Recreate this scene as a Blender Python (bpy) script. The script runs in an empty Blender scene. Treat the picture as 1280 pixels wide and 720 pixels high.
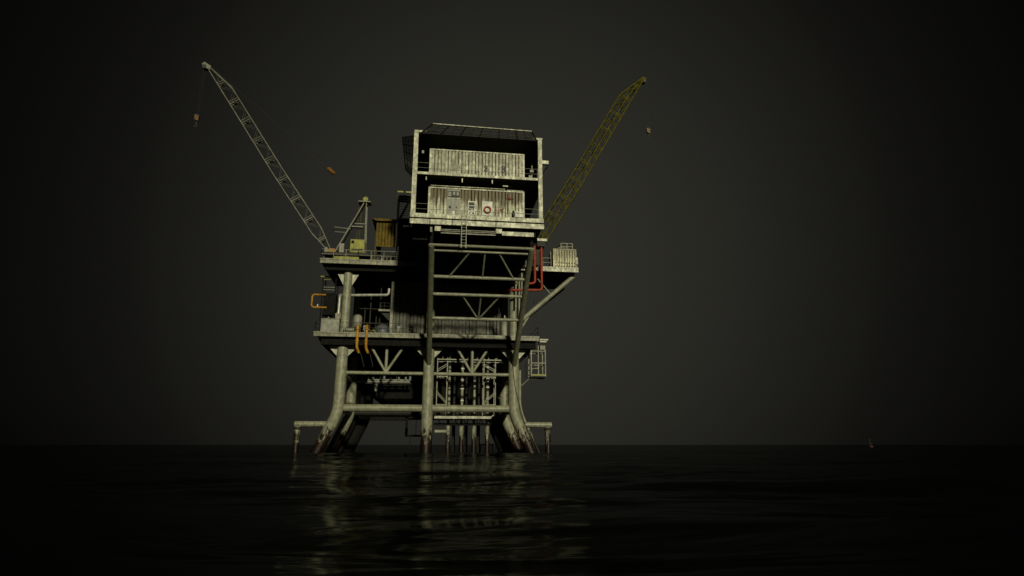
import bpy, math, random
import numpy as np
from mathutils import Vector, Matrix
random.seed(7)
rad = math.radians
scene = bpy.context.scene
COL = scene.collection

# ------------------------------------------------------------------ materials
def nodes_of(name):
    m = bpy.data.materials.new(name)
    m.use_nodes = True
    nt = m.node_tree
    return m, nt, nt.nodes['Principled BSDF']

def ramp(nt, fac, stops):
    r = nt.nodes.new('ShaderNodeValToRGB')
    e = r.color_ramp.elements
    while len(e) > 1:
        e.remove(e[-1])
    for i, (p, c) in enumerate(stops):
        el = e[0] if i == 0 else e.new(p)
        el.position = p
        el.color = (c, c, c, 1) if isinstance(c, (int, float)) else (*c, 1)
    nt.links.new(fac, r.inputs[0])
    return r.outputs[0]

def noise(nt, vec, scale, detail=4, rough=.6, dist=0.0):
    n = nt.nodes.new('ShaderNodeTexNoise')
    n.inputs['Scale'].default_value = scale
    n.inputs['Detail'].default_value = detail
    n.inputs['Roughness'].default_value = rough
    n.inputs['Distortion'].default_value = dist
    nt.links.new(vec, n.inputs['Vector'])
    return n.outputs['Fac']

def mapping(nt, vec, sc, loc=(0, 0, 0)):
    n = nt.nodes.new('ShaderNodeMapping')
    n.inputs['Scale'].default_value = sc
    n.inputs['Location'].default_value = loc
    nt.links.new(vec, n.inputs['Vector'])
    return n.outputs[0]

def mix(nt, fac, a, b, mode='MIX'):
    n = nt.nodes.new('ShaderNodeMix')
    n.data_type = 'RGBA'
    n.blend_type = mode
    for sock, v in ((n.inputs[0], fac), (n.inputs[6], a), (n.inputs[7], b)):
        if hasattr(v, 'links'):
            nt.links.new(v, sock)
        elif isinstance(v, (int, float)):
            sock.default_value = v
        else:
            sock.default_value = (*v, 1)
    return n.outputs[2]

def math_(nt, op, a, b=0.0, clamp=False):
    n = nt.nodes.new('ShaderNodeMath')
    n.operation = op
    n.use_clamp = clamp
    for s, v in zip(n.inputs, (a, b)):
        if hasattr(v, 'links'):
            nt.links.new(v, s)
        else:
            s.default_value = v
    return n.outputs[0]

def paint(name, col, grime=.5, rust=.2, streak=.3, rough=.55, top_rust=0.0, waterline=False, metallic=0.0, scale=1.0, spec=.3):
    """Weathered paint: mottled tone, dirt runs, rust blotches; top_rust = runs coming down from the upper rail."""
    m, nt, b = nodes_of(name)
    tc = nt.nodes.new('ShaderNodeTexCoord')
    geo = nt.nodes.new('ShaderNodeNewGeometry')
    pos = geo.outputs['Position']
    mott = noise(nt, mapping(nt, pos, (1.1 * scale,) * 3), 1.0, 8, .68)
    fine = noise(nt, mapping(nt, pos, (7 * scale,) * 3), 1.0, 6, .7)
    mid = noise(nt, mapping(nt, pos, (2.7 * scale, 2.7 * scale, 1.9 * scale), (7, 2, 4)), 1.0, 7, .72)
    dark = tuple(c * .45 for c in col)
    lite = tuple(min(1, c * 1.18) for c in col)
    c1 = mix(nt, ramp(nt, mott, [(.3, 0), (.68, 1)]), mix(nt, grime, col, dark), lite)
    c1 = mix(nt, math_(nt, 'MULTIPLY', ramp(nt, mid, [(.45, 1), (.53, 0)]), grime * .75), c1, tuple(c * .34 for c in col))
    c1 = mix(nt, math_(nt, 'MULTIPLY', ramp(nt, mid, [(.55, 0), (.64, 1)]), grime * .7), c1, tuple(min(.85, c * 1.55) for c in col))
    c2 = mix(nt, math_(nt, 'MULTIPLY', ramp(nt, fine, [(.5, 0), (.72, 1)]), grime * .8), c1, tuple(c * .4 for c in col))
    run = noise(nt, mapping(nt, pos, (5.5, 5.5, .42)), 1.0, 6, .65)
    c3 = mix(nt, math_(nt, 'MULTIPLY', ramp(nt, run, [(.5, 0), (.7, 1)]), streak), c2, (.058, .047, .02))
    rn = noise(nt, mapping(nt, pos, (2.3, 2.3, 1.2), (3, 1, 7)), 1.0, 9, .72, .4)
    c4 = mix(nt, math_(nt, 'MULTIPLY', ramp(nt, rn, [(.62, 0), (.7, 1)]), rust), c3, (.085, .042, .014))
    if top_rust:
        sep = nt.nodes.new('ShaderNodeSeparateXYZ')
        nt.links.new(tc.outputs['Generated'], sep.inputs[0])
        tr = noise(nt, mapping(nt, pos, (2.6, 2.6, .25), (11, 3, 2)), 1.0, 5, .62)
        h = math_(nt, 'MULTIPLY', math_(nt, 'SUBTRACT', sep.outputs['Z'], .25), .55)
        k = ramp(nt, math_(nt, 'ADD', tr, h), [(.60, 0), (.72, 1)])
        c4 = mix(nt, math_(nt, 'MULTIPLY', k, top_rust), c4, (.066, .044, .007))
    if waterline:
        sep = nt.nodes.new('ShaderNodeSeparateXYZ')
        nt.links.new(pos, sep.inputs[0])
        z = sep.outputs['Z']
        wn = noise(nt, mapping(nt, pos, (3.6, 3.6, 1.3), (5, 5, 5)), 1.0, 9, .75, .6)
        k = math_(nt, 'ADD', math_(nt, 'MULTIPLY', z, -.42), math_(nt, 'MULTIPLY', wn, 4.2))
        peel = ramp(nt, math_(nt, 'SUBTRACT', k, .70), [(.46, 0), (.56, 1)])
        wet = ramp(nt, math_(nt, 'ADD', math_(nt, 'MULTIPLY', z, -.5), math_(nt, 'MULTIPLY', wn, 1.0)), [(.0, 0), (.14, 1)])
        c4 = mix(nt, peel, c4, (.013, .0058, .0032))
        c4 = mix(nt, wet, c4, (.008, .0028, .002))
    nt.links.new(c4, b.inputs['Base Color'])
    b.inputs['Roughness'].default_value = rough
    b.inputs['Metallic'].default_value = metallic
    b.inputs['Specular IOR Level'].default_value = spec
    bp = nt.nodes.new('ShaderNodeBump')
    bp.inputs['Strength'].default_value = .25
    bp.inputs['Distance'].default_value = .02
    nt.links.new(fine, bp.inputs['Height'])
    nt.links.new(bp.outputs[0], b.inputs['Normal'])
    return m

M = dict(
    leg=paint('jacket_leg_paint', (.215, .215, .145), .45, .25, .25, .42, waterline=True),
    steel=paint('jacket_steel_paint', (.215, .215, .145), .5, .25, .2, .45),
    strut=paint('strut_paint', (.16, .16, .105), .4, .3, .2, .5),
    fascia=paint('deck_edge_paint', (.225, .22, .15), .8, .4, .4, .5),
    gusset=paint('gusset_paint', (.38, .37, .28), .6, .3, .3, .5),
    module=paint('module_frame_paint', (.56, .555, .40), 1.0, .5, .6, .5),
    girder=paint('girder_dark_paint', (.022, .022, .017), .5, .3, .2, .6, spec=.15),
    black=paint('black_paint_and_shade', (.007, .007, .006), .5, .15, .1, .8, spec=.08),  # near-black; on underdeck and recessed parts the colour stands in for shade
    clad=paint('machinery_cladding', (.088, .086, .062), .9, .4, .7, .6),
    white_clad=paint('white_container_paint', (.50, .495, .365), .9, .3, .6, .5, top_rust=.3),
    rusty_clad=paint('rusty_container_paint', (.53, .525, .375), .85, .5, .6, .5, top_rust=1.0),
    cream_clad=paint('cream_container_paint', (.58, .54, .33), .85, .6, .7, .5, top_rust=.6),
    tan_clad=paint('tan_cladding_paint', (.125, .085, .006), .8, .5, .4, .6, top_rust=.4, spec=.1),
    grey=paint('grey_box_paint', (.22, .22, .175), .5, .2, .3, .5),
    blue_grey=paint('tank_grey_paint', (.085, .09, .105), .4, .2, .2, .5),
    pale=paint('pale_sign_paint', (.55, .54, .46), .5, .1, .2, .5),
    galv=paint('galvanised_pipe', (.30, .30, .25), .5, .1, .2, .35, metallic=.25),
    yellow=paint('yellow_paint', (.22, .215, .007), .6, .4, .3, .45),
    ochre=paint('ochre_pipe_paint', (.36, .175, .014), .6, .4, .2, .5, spec=.15),
    boom_yellow=paint('boom_yellow_paint', (.10, .088, .008), .7, .15, .2, .7, spec=.05),
    boom_grey=paint('boom_grey_paint', (.17, .165, .125), .5, .0, .1, .45),
    red=paint('red_pipe_paint', (.23, .026, .007), .4, .2, .1, .4, spec=.15),
    orange=paint('orange_paint', (.19, .095, .015), .6, .3, .2, .6, spec=.1),
    net=paint('net_mesh_wire', (.016, .016, .013), .4, .2, .1, .6),
    mark=paint('black_stencil_paint', (.018, .018, .018), .3, .0, .0, .6),
    redmark=paint('red_stencil_paint', (.27, .035, .014), .5, .0, .0, .6),
    buoy_red=paint('dark_buoy_paint', (.03, .012, .01), .5, .2, .1, .7),  # both buoy paints darkened so the distant buoy stays faint
    buoy_grey=paint('dark_buoy_tower_paint', (.012, .012, .010), .5, .2, .1, .7),
    rope=paint('steel_wire_rope', (.03, .03, .027), .3, .2, .1, .6),
)
def glass():
    m, nt, b = nodes_of('dark_window_glass')
    b.inputs['Base Color'].default_value = (.012, .013, .012, 1)
    b.inputs['Roughness'].default_value = .12
    return m
M['glass'] = glass()

# ------------------------------------------------------------------ mesh builder
class MB:
    def __init__(self):
        self.v, self.f, self.s = [], [], []

    def add(self, verts, faces, smooth=False):
        n = len(self.v)
        self.v += [tuple(p) for p in verts]
        self.f += [tuple(i + n for i in f) for f in faces]
        self.s += [smooth] * len(faces)
        return self

    def box(self, x0, x1, y0, y1, z0, z1):
        x0, x1 = sorted((x0, x1)); y0, y1 = sorted((y0, y1)); z0, z1 = sorted((z0, z1))
        v = [(x0, y0, z0), (x1, y0, z0), (x1, y1, z0), (x0, y1, z0), (x0, y0, z1), (x1, y0, z1), (x1, y1, z1), (x0, y1, z1)]
        return self.add(v, [(3, 2, 1, 0), (4, 5, 6, 7), (0, 1, 5, 4), (1, 2, 6, 5), (2, 3, 7, 6), (3, 0, 4, 7)])

    def prism(self, pts, d):
        """closed planar outline pts pushed along vector d"""
        n = len(pts)
        a = [Vector(p) for p in pts]
        d = Vector(d)
        nrm = sum(((a[i] - a[0]).cross(a[(i + 1) % n] - a[0]) for i in range(1, n)), Vector())
        if nrm.dot(d) > 0:
            a.reverse()
        v = a + [p + d for p in a]
        f = [tuple(range(n)), tuple(range(2 * n - 1, n - 1, -1))] + [((i + 1) % n, i, n + i, n + (i + 1) % n) for i in range(n)]
        return self.add(v, f)

    def tube(self, pts, r, seg=10, cap=True, bend=0.0, nb=6):
        p = [Vector(q) for q in pts]
        if bend and len(p) > 2:
            o = [p[0]]
            for i in range(1, len(p) - 1):
                a, c = (p[i - 1] - p[i]), (p[i + 1] - p[i])
                k = min(bend, a.length * .48, c.length * .48)
                A, B = p[i] + a.normalized() * k, p[i] + c.normalized() * k
                for j in range(nb + 1):
                    t = j / nb
                    o.append(A * (1 - t) ** 2 + p[i] * 2 * t * (1 - t) + B * t * t)
            o.append(p[-1])
            p = o
        rs = r if isinstance(r, (list, tuple)) else [r] * len(p)
        t = [(p[min(i + 1, len(p) - 1)] - p[max(i - 1, 0)]).normalized() for i in range(len(p))]
        u = t[0].orthogonal().normalized()
        rings = []
        for i in range(len(p)):
            u = (u - t[i] * u.dot(t[i])).normalized()
            w = t[i].cross(u)
            rings.append([p[i] + (u * math.cos(2 * math.pi * k / seg) + w * math.sin(2 * math.pi * k / seg)) * rs[i] for k in range(seg)])
        v = [q for ring in rings for q in ring]
        f = [(i * seg + k, i * seg + (k + 1) % seg, (i + 1) * seg + (k + 1) % seg, (i + 1) * seg + k) for i in range(len(p) - 1) for k in range(seg)]
        self.add(v, f, True)
        if cap:
            self.add(rings[0], [tuple(range(seg - 1, -1, -1))])
            self.add(rings[-1], [tuple(range(seg))])
        return self

    def bar(self, a, b, w=.06, h=None):
        """square bar between two points"""
        h = h or w
        a, b = Vector(a), Vector(b)
        t = (b - a).normalized()
        up = Vector((0, 0, 1)) if abs(t.z) < .95 else Vector((0, 1, 0))
        u = t.cross(up).normalized() * w / 2
        n = u.cross(t).normalized() * h / 2
        v = [a - u - n, a + u - n, a + u + n, a - u + n, b - u - n, b + u - n, b + u + n, b - u + n]
        return self.add(v, [(3, 2, 1, 0), (4, 5, 6, 7), (0, 1, 5, 4), (1, 2, 6, 5), (2, 3, 7, 6), (3, 0, 4, 7)])

    def corrugated(self, p0, dx, L, z0, z1, depth=.30, period=.33, thick=.34, jit=0.0):
        """a trapezoid-profiled sheet from point p0 (x, y) along unit vector dx for L metres; ribs face the right-hand side"""
        n = max(2, round(L / period)); per = L / n
        prof = []
        for i in range(n):
            sl = random.choice((1, 1, 1, .8, .5, .22)) if jit else 1
            for f_, d in ((0, .012), (.10, 0), (.72, 0), (.82, .03), (.84, depth), (.985, depth)):
                prof.append(((i + f_) * per, d * sl if d == depth else d))
        prof.append((L, 0))
        out = (dx[1], -dx[0])
        def P(s, d, z): return (p0[0] + dx[0] * s - out[0] * d, p0[1] + dx[1] * s - out[1] * d, z)
        k = len(prof)
        v = [P(s, d, z0) for s, d in prof] + [P(s, d, z1) for s, d in prof]
        v += [P(s, thick, z0) for s, d in prof] + [P(s, thick, z1) for s, d in prof]
        f = []
        for i in range(k - 1):
            f += [(i, i + 1, k + i + 1, k + i), (2 * k + i + 1, 2 * k + i, 3 * k + i, 3 * k + i + 1),
                  (k + i, k + i + 1, 3 * k + i + 1, 3 * k + i), (i + 1, i, 2 * k + i, 2 * k + i + 1)]
        f += [(0, k, 3 * k, 2 * k), (k - 1, 3 * k - 1, 4 * k - 1, 2 * k - 1)]
        return self.add(v, f)

    def torus(self, c, R, r, axis='y', n=28, m=8):
        pts = []
        for i in range(n):
            a = 2 * math.pi * i / n
            for j in range(m):
                b = 2 * math.pi * j / m
                q = ((R + r * math.cos(b)) * math.cos(a), r * math.sin(b), (R + r * math.cos(b)) * math.sin(a))
                if axis == 'z': q = (q[0], q[2], q[1])
                if axis == 'x': q = (q[1], q[0], q[2])
                pts.append((c[0] + q[0], c[1] + q[1], c[2] + q[2]))
        f = [(i * m + j, ((i + 1) % n) * m + j, ((i + 1) % n) * m + (j + 1) % m, i * m + (j + 1) % m) for i in range(n) for j in range(m)]
        return self.add(pts, f, True)

    def railing(self, pts, h=1.1, step=1.5, r=.03, rails=(.55, 1.1), kick=True):
        for a, b in zip(pts[:-1], pts[1:]):
            a, b = Vector(a), Vector(b)
            n = max(1, round((b - a).length / step))
            for i in range(n + 1):
                p = a.lerp(b, i / n)
                self.bar(p, p + Vector((0, 0, h)), r * 2)
            for z in rails:
                self.bar(a + Vector((0, 0, z * h / 1.1)), b + Vector((0, 0, z * h / 1.1)), r * 1.7)
            if kick:
                self.bar(a + Vector((0, 0, .07)), b + Vector((0, 0, .07)), .015, .14)
        return self

    def build(self, name, mat, parent=None, label=None):
        vs = np.array(self.v, float)
        lo, hi = vs.min(0), vs.max(0)
        org = Vector(((lo[0] + hi[0]) / 2, (lo[1] + hi[1]) / 2, lo[2]))
        me = bpy.data.meshes.new(name)
        me.from_pydata([tuple(q) for q in (vs - np.array(org))], [], self.f)
        me.polygons.foreach_set('use_smooth', self.s)
        me.materials.append(M[mat] if isinstance(mat, str) else mat)
        me.update()
        o = bpy.data.objects.new(name, me)
        COL.objects.link(o)
        o['world_base'] = list(org)
        if parent is not None:
            o.parent = parent
            o.location = org - Vector(parent['world_base'])
        else:
            o.location = org
        if label: o['label'] = label
        return o

def thing(name, label, cat, base, group=None):
    o = bpy.data.objects.new(name, None)
    COL.objects.link(o)
    o.empty_display_size = .3
    o.location = base
    o['world_base'] = list(base)
    o['label'] = label; o['category'] = cat
    if group: o['group'] = group
    return o

def tag(o, label, cat, group=None):
    o['label'] = label; o['category'] = cat
    if group: o['group'] = group
    return o

# ------------------------------------------------------------------ main dimensions (metres; X right along the front, Y away, Z up)
XL, XM, XR = -10.12, -.79, 8.64          # leg columns
ROWS = (65.0, 74.0, 86.0)                # leg rows
ZL, ZU = 12.6, 20.8                      # top of the lower and of the main deck
YF = 63.5                                # front edge of both decks

# ================================================================== PLATFORM (jacket + decks, one welded structure)
plat = thing('offshore_platform', 'huge pale steel offshore platform standing on bent rusty legs in dark sea', 'oil platform', (XM, 75, 0))
for yi, Y in enumerate(ROWS):
    for X, out in ((XL, -1), (XM, 0), (XR, 1)):
        pts = [(X, Y, 11.3), (X, Y, 4.3), (X + out * 2.95, Y, -2.2)] if out else [(X, Y, 11.3), (X, Y, -2.5)]
        lg = MB().tube(pts, .6, 20, bend=.95, nb=8).build('leg', 'leg', plat)
        # weld collar below the knee
        for z in ((6.2, 10.2) if out else (4.05, 9.9)):
            MB().tube([(X, Y, z), (X, Y, z + .09)], .62, 20).build('weld_collar', 'steel', lg)
    for a, b in ((XL, XM), (XM, XR)):
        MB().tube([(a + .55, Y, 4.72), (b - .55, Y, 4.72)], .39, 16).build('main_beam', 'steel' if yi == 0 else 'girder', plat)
        MB().tube([(a + .55, Y, 8.45), (b - .55, Y, 8.45)], .19, 12).build('upper_beam', 'steel', plat)
        if yi < 2:
            mx = (a + b) / 2 + .05
            for dx, ang in ((-1.68, 1), (0, 0), (1.75, 1)):
                MB().tube([(mx, Y, 8.52), (mx + dx, Y, 11.3)], .15 if dx else .17, 10).build('diagonal_brace', 'steel', plat)
for X in (XL, XR):
    for Ya, Yb in zip(ROWS[:-1], ROWS[1:]):
        MB().tube([(X, Ya + .55, 4.72), (X, Yb - .55, 4.72)], .39, 14).build('main_beam', 'steel', plat)
        MB().tube([(X, Ya + .55, 8.45), (X, Yb - .55, 8.45)], .19, 12).build('upper_beam', 'steel', plat)
# gussets below the lower deck
def gusset(x, y, ztop, dx, dz, mat='gusset'):
    MB().prism([(x, y - .02, ztop), (x + dx, y - .02, ztop), (x, y - .02, ztop - dz)], (0, .06, 0)).build('gusset_plate', mat, plat)
for X in (XL, XM, XR):
    for s in (-1, 1):
        gusset(X + s * .56, 65, 11.3, s * 1.05, 1.1)
for s in (-1, 1):
    gusset(XL + s * .46, 65, 19.5, s * .72, 1.35)
# upper columns between decks
for Y in ROWS[:2]:
    for X in (XL, XM, XR):
        MB().tube([(X, Y, ZL), (X, Y, 20.25)], .47, 18).build('column', 'steel', plat)
for X, s_ in ((XL + .75, -1), (XR - .75, 1)):
    MB().tube([(X - s_ * .5, 78.0, 11.2), (X - s_ * .5, 78.0, 4.6), (X + s_ * 2.6, 78.0, -2.2)], 1.0, 20, bend=1.3, nb=8).build('pile_sleeve', 'black', plat)
    MB().tube([(X + s_ * .75, 76.2, 11.2), (X + s_ * .75, 76.2, 4.4), (X + s_ * 3.55, 76.2, -2.2)], .9, 20, bend=1.3, nb=8).build('pile_sleeve', 'black', plat)
# boat bumpers beside the front legs
for X, s in ((XL - 1.05, -1), (XR + 1.2, 1)):
    e = XL - 4.3 if s < 0 else XR + 4.2
    b = MB().tube([(X, 65, 3.03), (e, 65, 3.03)], .3, 14).build('bumper_beam', 'leg', plat)
    xp = e + (.3 if s < 0 else -.42)
    MB().tube([(xp, 65.02, 2.78), (xp, 65.02, -2)], .32, 14).build('bumper_post', 'leg', plat)
    MB().tube([(xp, 65.02, 2.45), (xp, 65.02, 2.72)], .37, 14).build('bumper_collar', 'girder', plat)
# bonded pipe running down the outside of the front right leg
MB().tube([(XR + .72, 65.1, 9.0), (XR + .72, 65.1, 4.6), (XR + 3.3, 65.1, -1)], .15, 10, bend=1.2).build('caisson_pipe', 'leg', plat)
MB().tube([(XR - .2, 64.36, 9.5), (XR + .1, 64.32, 6.8), (XR + .55, 64.45, 5.3), (XR + 1.0, 64.5, 3.6), (XR + 2.3, 64.6, .4)], .03, 6, bend=.8).build('cable', 'rope', plat)

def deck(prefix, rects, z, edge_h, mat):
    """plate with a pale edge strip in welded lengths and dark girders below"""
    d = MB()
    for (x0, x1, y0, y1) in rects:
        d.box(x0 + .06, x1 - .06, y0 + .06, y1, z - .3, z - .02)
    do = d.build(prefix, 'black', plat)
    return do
# lower deck
low = deck('lower_deck', [(-13.0, 11.3, YF, 76.3), (-10.9, 10.0, 76.3, 90)], ZL, .5, 'fascia')
def edge_strip(x0, x1, y, z0, z1, parent, cuts, mat='fascia', depth=.12):
    b = MB(); xs = [x0] + cuts + [x1]
    for a, c in zip(xs[:-1], xs[1:]):
        b.box(a + .03, c - .03, y - depth / 2, y + depth / 2, z0, z1 - .17)
        b.box(a + .01, c - .01, y - depth / 2 - .05, y + depth / 2, z1 - .165, z1)
    return b.build('edge_strip', mat, parent)
edge_strip(-13.05, 11.35, YF, 12.1, ZL, low, [-9.6, -6.0, -2.4, 1.2, 4.4, 7.8])
edge_strip(-13.05, 9.8, YF, 20.25, ZU, plat, [-9.9, -6.9, -3.5, 0.5, 4.5, 8.4])
edge_strip(9.82, 16.05, YF, 20.25, ZU, plat, [11.2, 14.0], 'module')
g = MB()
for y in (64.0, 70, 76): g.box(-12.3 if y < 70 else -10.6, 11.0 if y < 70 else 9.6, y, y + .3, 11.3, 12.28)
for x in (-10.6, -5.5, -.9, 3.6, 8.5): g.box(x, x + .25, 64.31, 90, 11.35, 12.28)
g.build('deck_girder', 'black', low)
# slanted bracket under the left and right ends of the lower deck
g = MB().prism([(-13.0, 63.7, 12.25), (-12.2, 63.7, 11.3), (-11.0, 63.7, 10.1), (-10.75, 63.7, 10.1), (-10.75, 63.7, 11.3), (-12.3, 63.7, 12.25)], (0, .25, 0))
MB().prism([(-13.0, 66, 12.25), (-12.4, 66, 11.4), (-10.8, 66, 10.0), (-10.72, 66, 10.3), (-10.72, 66, 12.25)], (0, 9, 0)).build('deck_bracket', 'black', plat)
MB().prism([(11.3, 66, 12.25), (10.9, 66, 11.3), (9.4, 66, 10.0), (9.3, 66, 10.3), (9.3, 66, 12.25)], (0, 9, 0)).build('deck_bracket', 'black', plat)
# main deck
up = deck('main_deck', [(-13.1, 16.0, YF, 70.4), (-13.1, 9.6, 70.4, 73.2), (-10.9, 9.6, 73.2, 90)], ZU, .5, 'fascia')
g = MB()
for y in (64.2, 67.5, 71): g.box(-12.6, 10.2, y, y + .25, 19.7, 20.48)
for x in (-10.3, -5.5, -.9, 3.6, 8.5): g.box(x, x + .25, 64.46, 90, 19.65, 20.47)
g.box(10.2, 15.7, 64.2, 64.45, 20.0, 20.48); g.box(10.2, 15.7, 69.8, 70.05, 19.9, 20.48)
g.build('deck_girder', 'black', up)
# bracket holding the right-hand deck out
MB().tube([(15.75, 64.6, 20.1), (9.1, 64.8, 14.3)], .27, 14).build('deck_brace', 'steel', plat)
MB().tube([(15.6, 69.5, 20.0), (9.1, 69.5, 14.6)], .25, 12).build('deck_brace', 'girder', plat)
MB().tube([(11.4, 64.5, 19.6), (13.0, 64.62, 17.75)], .07, 8).build('thin_brace', 'steel', plat)
MB().tube([(10.7, 64.8, 15.75), (9.3, 64.85, 13.4)], .13, 8).build('thin_brace', 'steel', plat)
# railings
MB().railing([(-12.95, 70, ZL), (-12.95, 63.6, ZL), (-12.55, 63.6, ZL)], r=.022).build('railing', 'girder', low)
MB().railing([(-10.4, 63.6, ZL), (-7.0, 63.6, ZL), (-2, 63.6, ZL)], r=.022, kick=False).build('railing', 'girder', low)
MB().railing([(9.3, 63.6, ZL), (11.2, 63.6, ZL), (11.2, 70, ZL)], r=.022).build('railing', 'girder', low)
MB().railing([(-13.0, 70, ZU), (-13.0, 63.6, ZU), (-9, 63.6, ZU), (-4.8, 63.6, ZU)], r=.025, kick=False).build('railing', 'fascia', up)
MB().railing([(9.9, 63.6, ZU), (12.85, 63.6, ZU)], step=1, r=.025, kick=False).build('railing', 'fascia', up)
MB().railing([(16.0, 63.7, ZU), (16.0, 70, ZU)], r=.022, kick=False).build('railing', 'fascia', up)
MB().box(-11.6, -8.9, 63.56, 63.62, ZU + .02, ZU + .3).build('toe_board', 'yellow', up)
# cantilever frame that carries the accommodation block
YT, ZT, YB, ZB = 52.03, 18.9, 64.95, 9.25
def on_strut(y): return ZT + (y - YT) * (ZB - ZT) / (YB - YT)
for X in (XM, XR):
    MB().tube([(X, YT, ZT), (X, YB, ZB)], .29, 16).build('strut', 'strut', plat)
MB().tube([(XM - .2, YT - .05, ZT), (XR + .2, YT - .05, ZT)], .15, 12).build('strut_beam', 'strut', plat)
for y, r in ((52.5, .13), (54.97, .17), (56.72, .17), (59.26, .17)):
    MB().tube([(XM + .27, y, on_strut(y)), (XR - .27, y, on_strut(y))], r, 12).build('strut_beam', 'steel', plat)
for (xa, ya), (xb, yb) in (((2.8, 52.6), (1.02, 54.9)), ((4.25, 52.6), (4.21, 54.9)), ((5.63, 52.6), (7.25, 54.9)),
                           ((2.39, 56.8), (4.1, 59.2)), ((4.24, 56.8), (4.18, 59.2)), ((6.11, 56.8), (4.26, 59.2))):
    MB().tube([(xa, ya, on_strut(ya)), (xb, yb, on_strut(yb))], .095, 10).build('strut_lattice', 'steel', plat)
g = MB()
for X in (XM, 3.95, XR): g.box(X - .16, X + .16, 52.3, 63.5, 19.75, 20.4)
for y in (53.0, 57, 61): g.box(-2.6, 9.4, y, y + .2, 19.7, 20.42)
for X in (XM, XR): g.box(X - .14, X + .14, YT - .1, YT + .1, ZT, 20.5)
g.build('cantilever_girder', 'black', plat)
# added block between the legs, shade put in as black paint, and low landing frames
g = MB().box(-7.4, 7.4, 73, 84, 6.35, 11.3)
g.build('underdeck_dark_block', 'black', plat)
g = MB().box(-7.5, -3.3, 72, 72.5, 3.68, 4.12).box(-3.35, -3.05, 71.7, 71.95, 1.9, 4.12).box(-1.3, -1.05, 71.7, 71.95, 1.9, 4.12).box(-3.35, -1.05, 71.7, 73.5, 1.85, 2.05).box(-3.35, -1.05, 71.7, 71.95, 3.95, 4.14)
g.bar((-2.75, 71.9, 1.9), (-2.75, 71.9, -1.5), .08); g.bar((-2.1, 71.8, 1.9), (-2.1, 71.8, 4.0), .06)
g.build('landing_frame', 'black', plat)
g = MB()
for a, b in ((0, 2.55), (2.58, 4.75), (4.78, 6.2)): g.box(a, b, 65.5, 67.05, 3.68, 3.95)
g.bar((6.15, 65.6, 3.8), (6.75, 65.6, 4.4), .09)
g.build('walkway', 'gusset', plat)
g = MB()
for x in np.arange(.4, 6.2, .95): g.bar((x, 67.2, 3.7), (x + .3, 67.2, 3.2), .09)
g.box(0, 6.3, 67.1, 67.3, 3.0, 3.25)
g.build('walkway_support', 'black', plat)

# ================================================================== ACCOMMODATION BLOCK
Y0, XA, XB, YK = 51.0, -2.8, 9.66, 63.0
acc = thing('accommodation_block', 'weathered two storey open steel living block overhanging the platform front', 'accommodation block', (3.4, 57, 20.5))
for x0, x1 in ((XA, XA + .42), (XB - .45, XB - .06)):
    MB().box(x0, x1, Y0, Y0 + .4, 21.61, 29.91).build('post', 'module', acc)
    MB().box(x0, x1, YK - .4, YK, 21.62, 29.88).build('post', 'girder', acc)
MB().box(XA + .1, XB - .1, Y0 + .45, YK, 20.75, 21.55).build('base_floor', 'black', acc)
b = MB(); xs = [XA - .05, -1.0, 1.05, 5.1, XB + .05]
for a, c in zip(xs[:-1], xs[1:]): b.box(a + .03, c - .03, Y0 - .06, Y0 + .1, 20.56, 21.04)
b.build('base_girder', 'module', acc)
b = MB(); xs = [XA - .05, .4, 4.2, 7.0, XB + .02]
for a, c in zip(xs[:-1], xs[1:]): b.box(a + .008, c - .008, Y0 - .02, Y0 + .1, 21.2, 21.6)
b.build('base_girder', 'module', acc)
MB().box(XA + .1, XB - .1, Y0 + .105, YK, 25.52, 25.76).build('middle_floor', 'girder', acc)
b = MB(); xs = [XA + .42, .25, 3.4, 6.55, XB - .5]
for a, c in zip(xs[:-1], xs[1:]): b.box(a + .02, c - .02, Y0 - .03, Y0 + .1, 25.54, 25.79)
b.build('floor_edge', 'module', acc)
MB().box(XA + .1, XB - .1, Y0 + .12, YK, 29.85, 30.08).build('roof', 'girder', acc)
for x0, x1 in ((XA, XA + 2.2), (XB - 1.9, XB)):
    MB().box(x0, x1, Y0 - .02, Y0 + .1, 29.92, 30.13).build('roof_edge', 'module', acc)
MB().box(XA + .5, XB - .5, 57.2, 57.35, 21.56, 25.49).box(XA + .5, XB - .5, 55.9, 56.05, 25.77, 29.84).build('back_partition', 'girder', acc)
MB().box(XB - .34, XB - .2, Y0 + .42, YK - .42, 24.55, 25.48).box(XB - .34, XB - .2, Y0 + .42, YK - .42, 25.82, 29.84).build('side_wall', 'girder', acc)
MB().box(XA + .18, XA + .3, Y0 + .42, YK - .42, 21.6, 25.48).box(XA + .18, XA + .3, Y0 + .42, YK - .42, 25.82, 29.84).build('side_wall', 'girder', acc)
for z in (21.6, 25.79):
    MB().railing([(XA + .43, Y0 + .2, z), (XB - .5, Y0 + .2, z)], h=1.05, step=2.0, r=.012, kick=False).build('railing', 'fascia' , acc)
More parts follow.
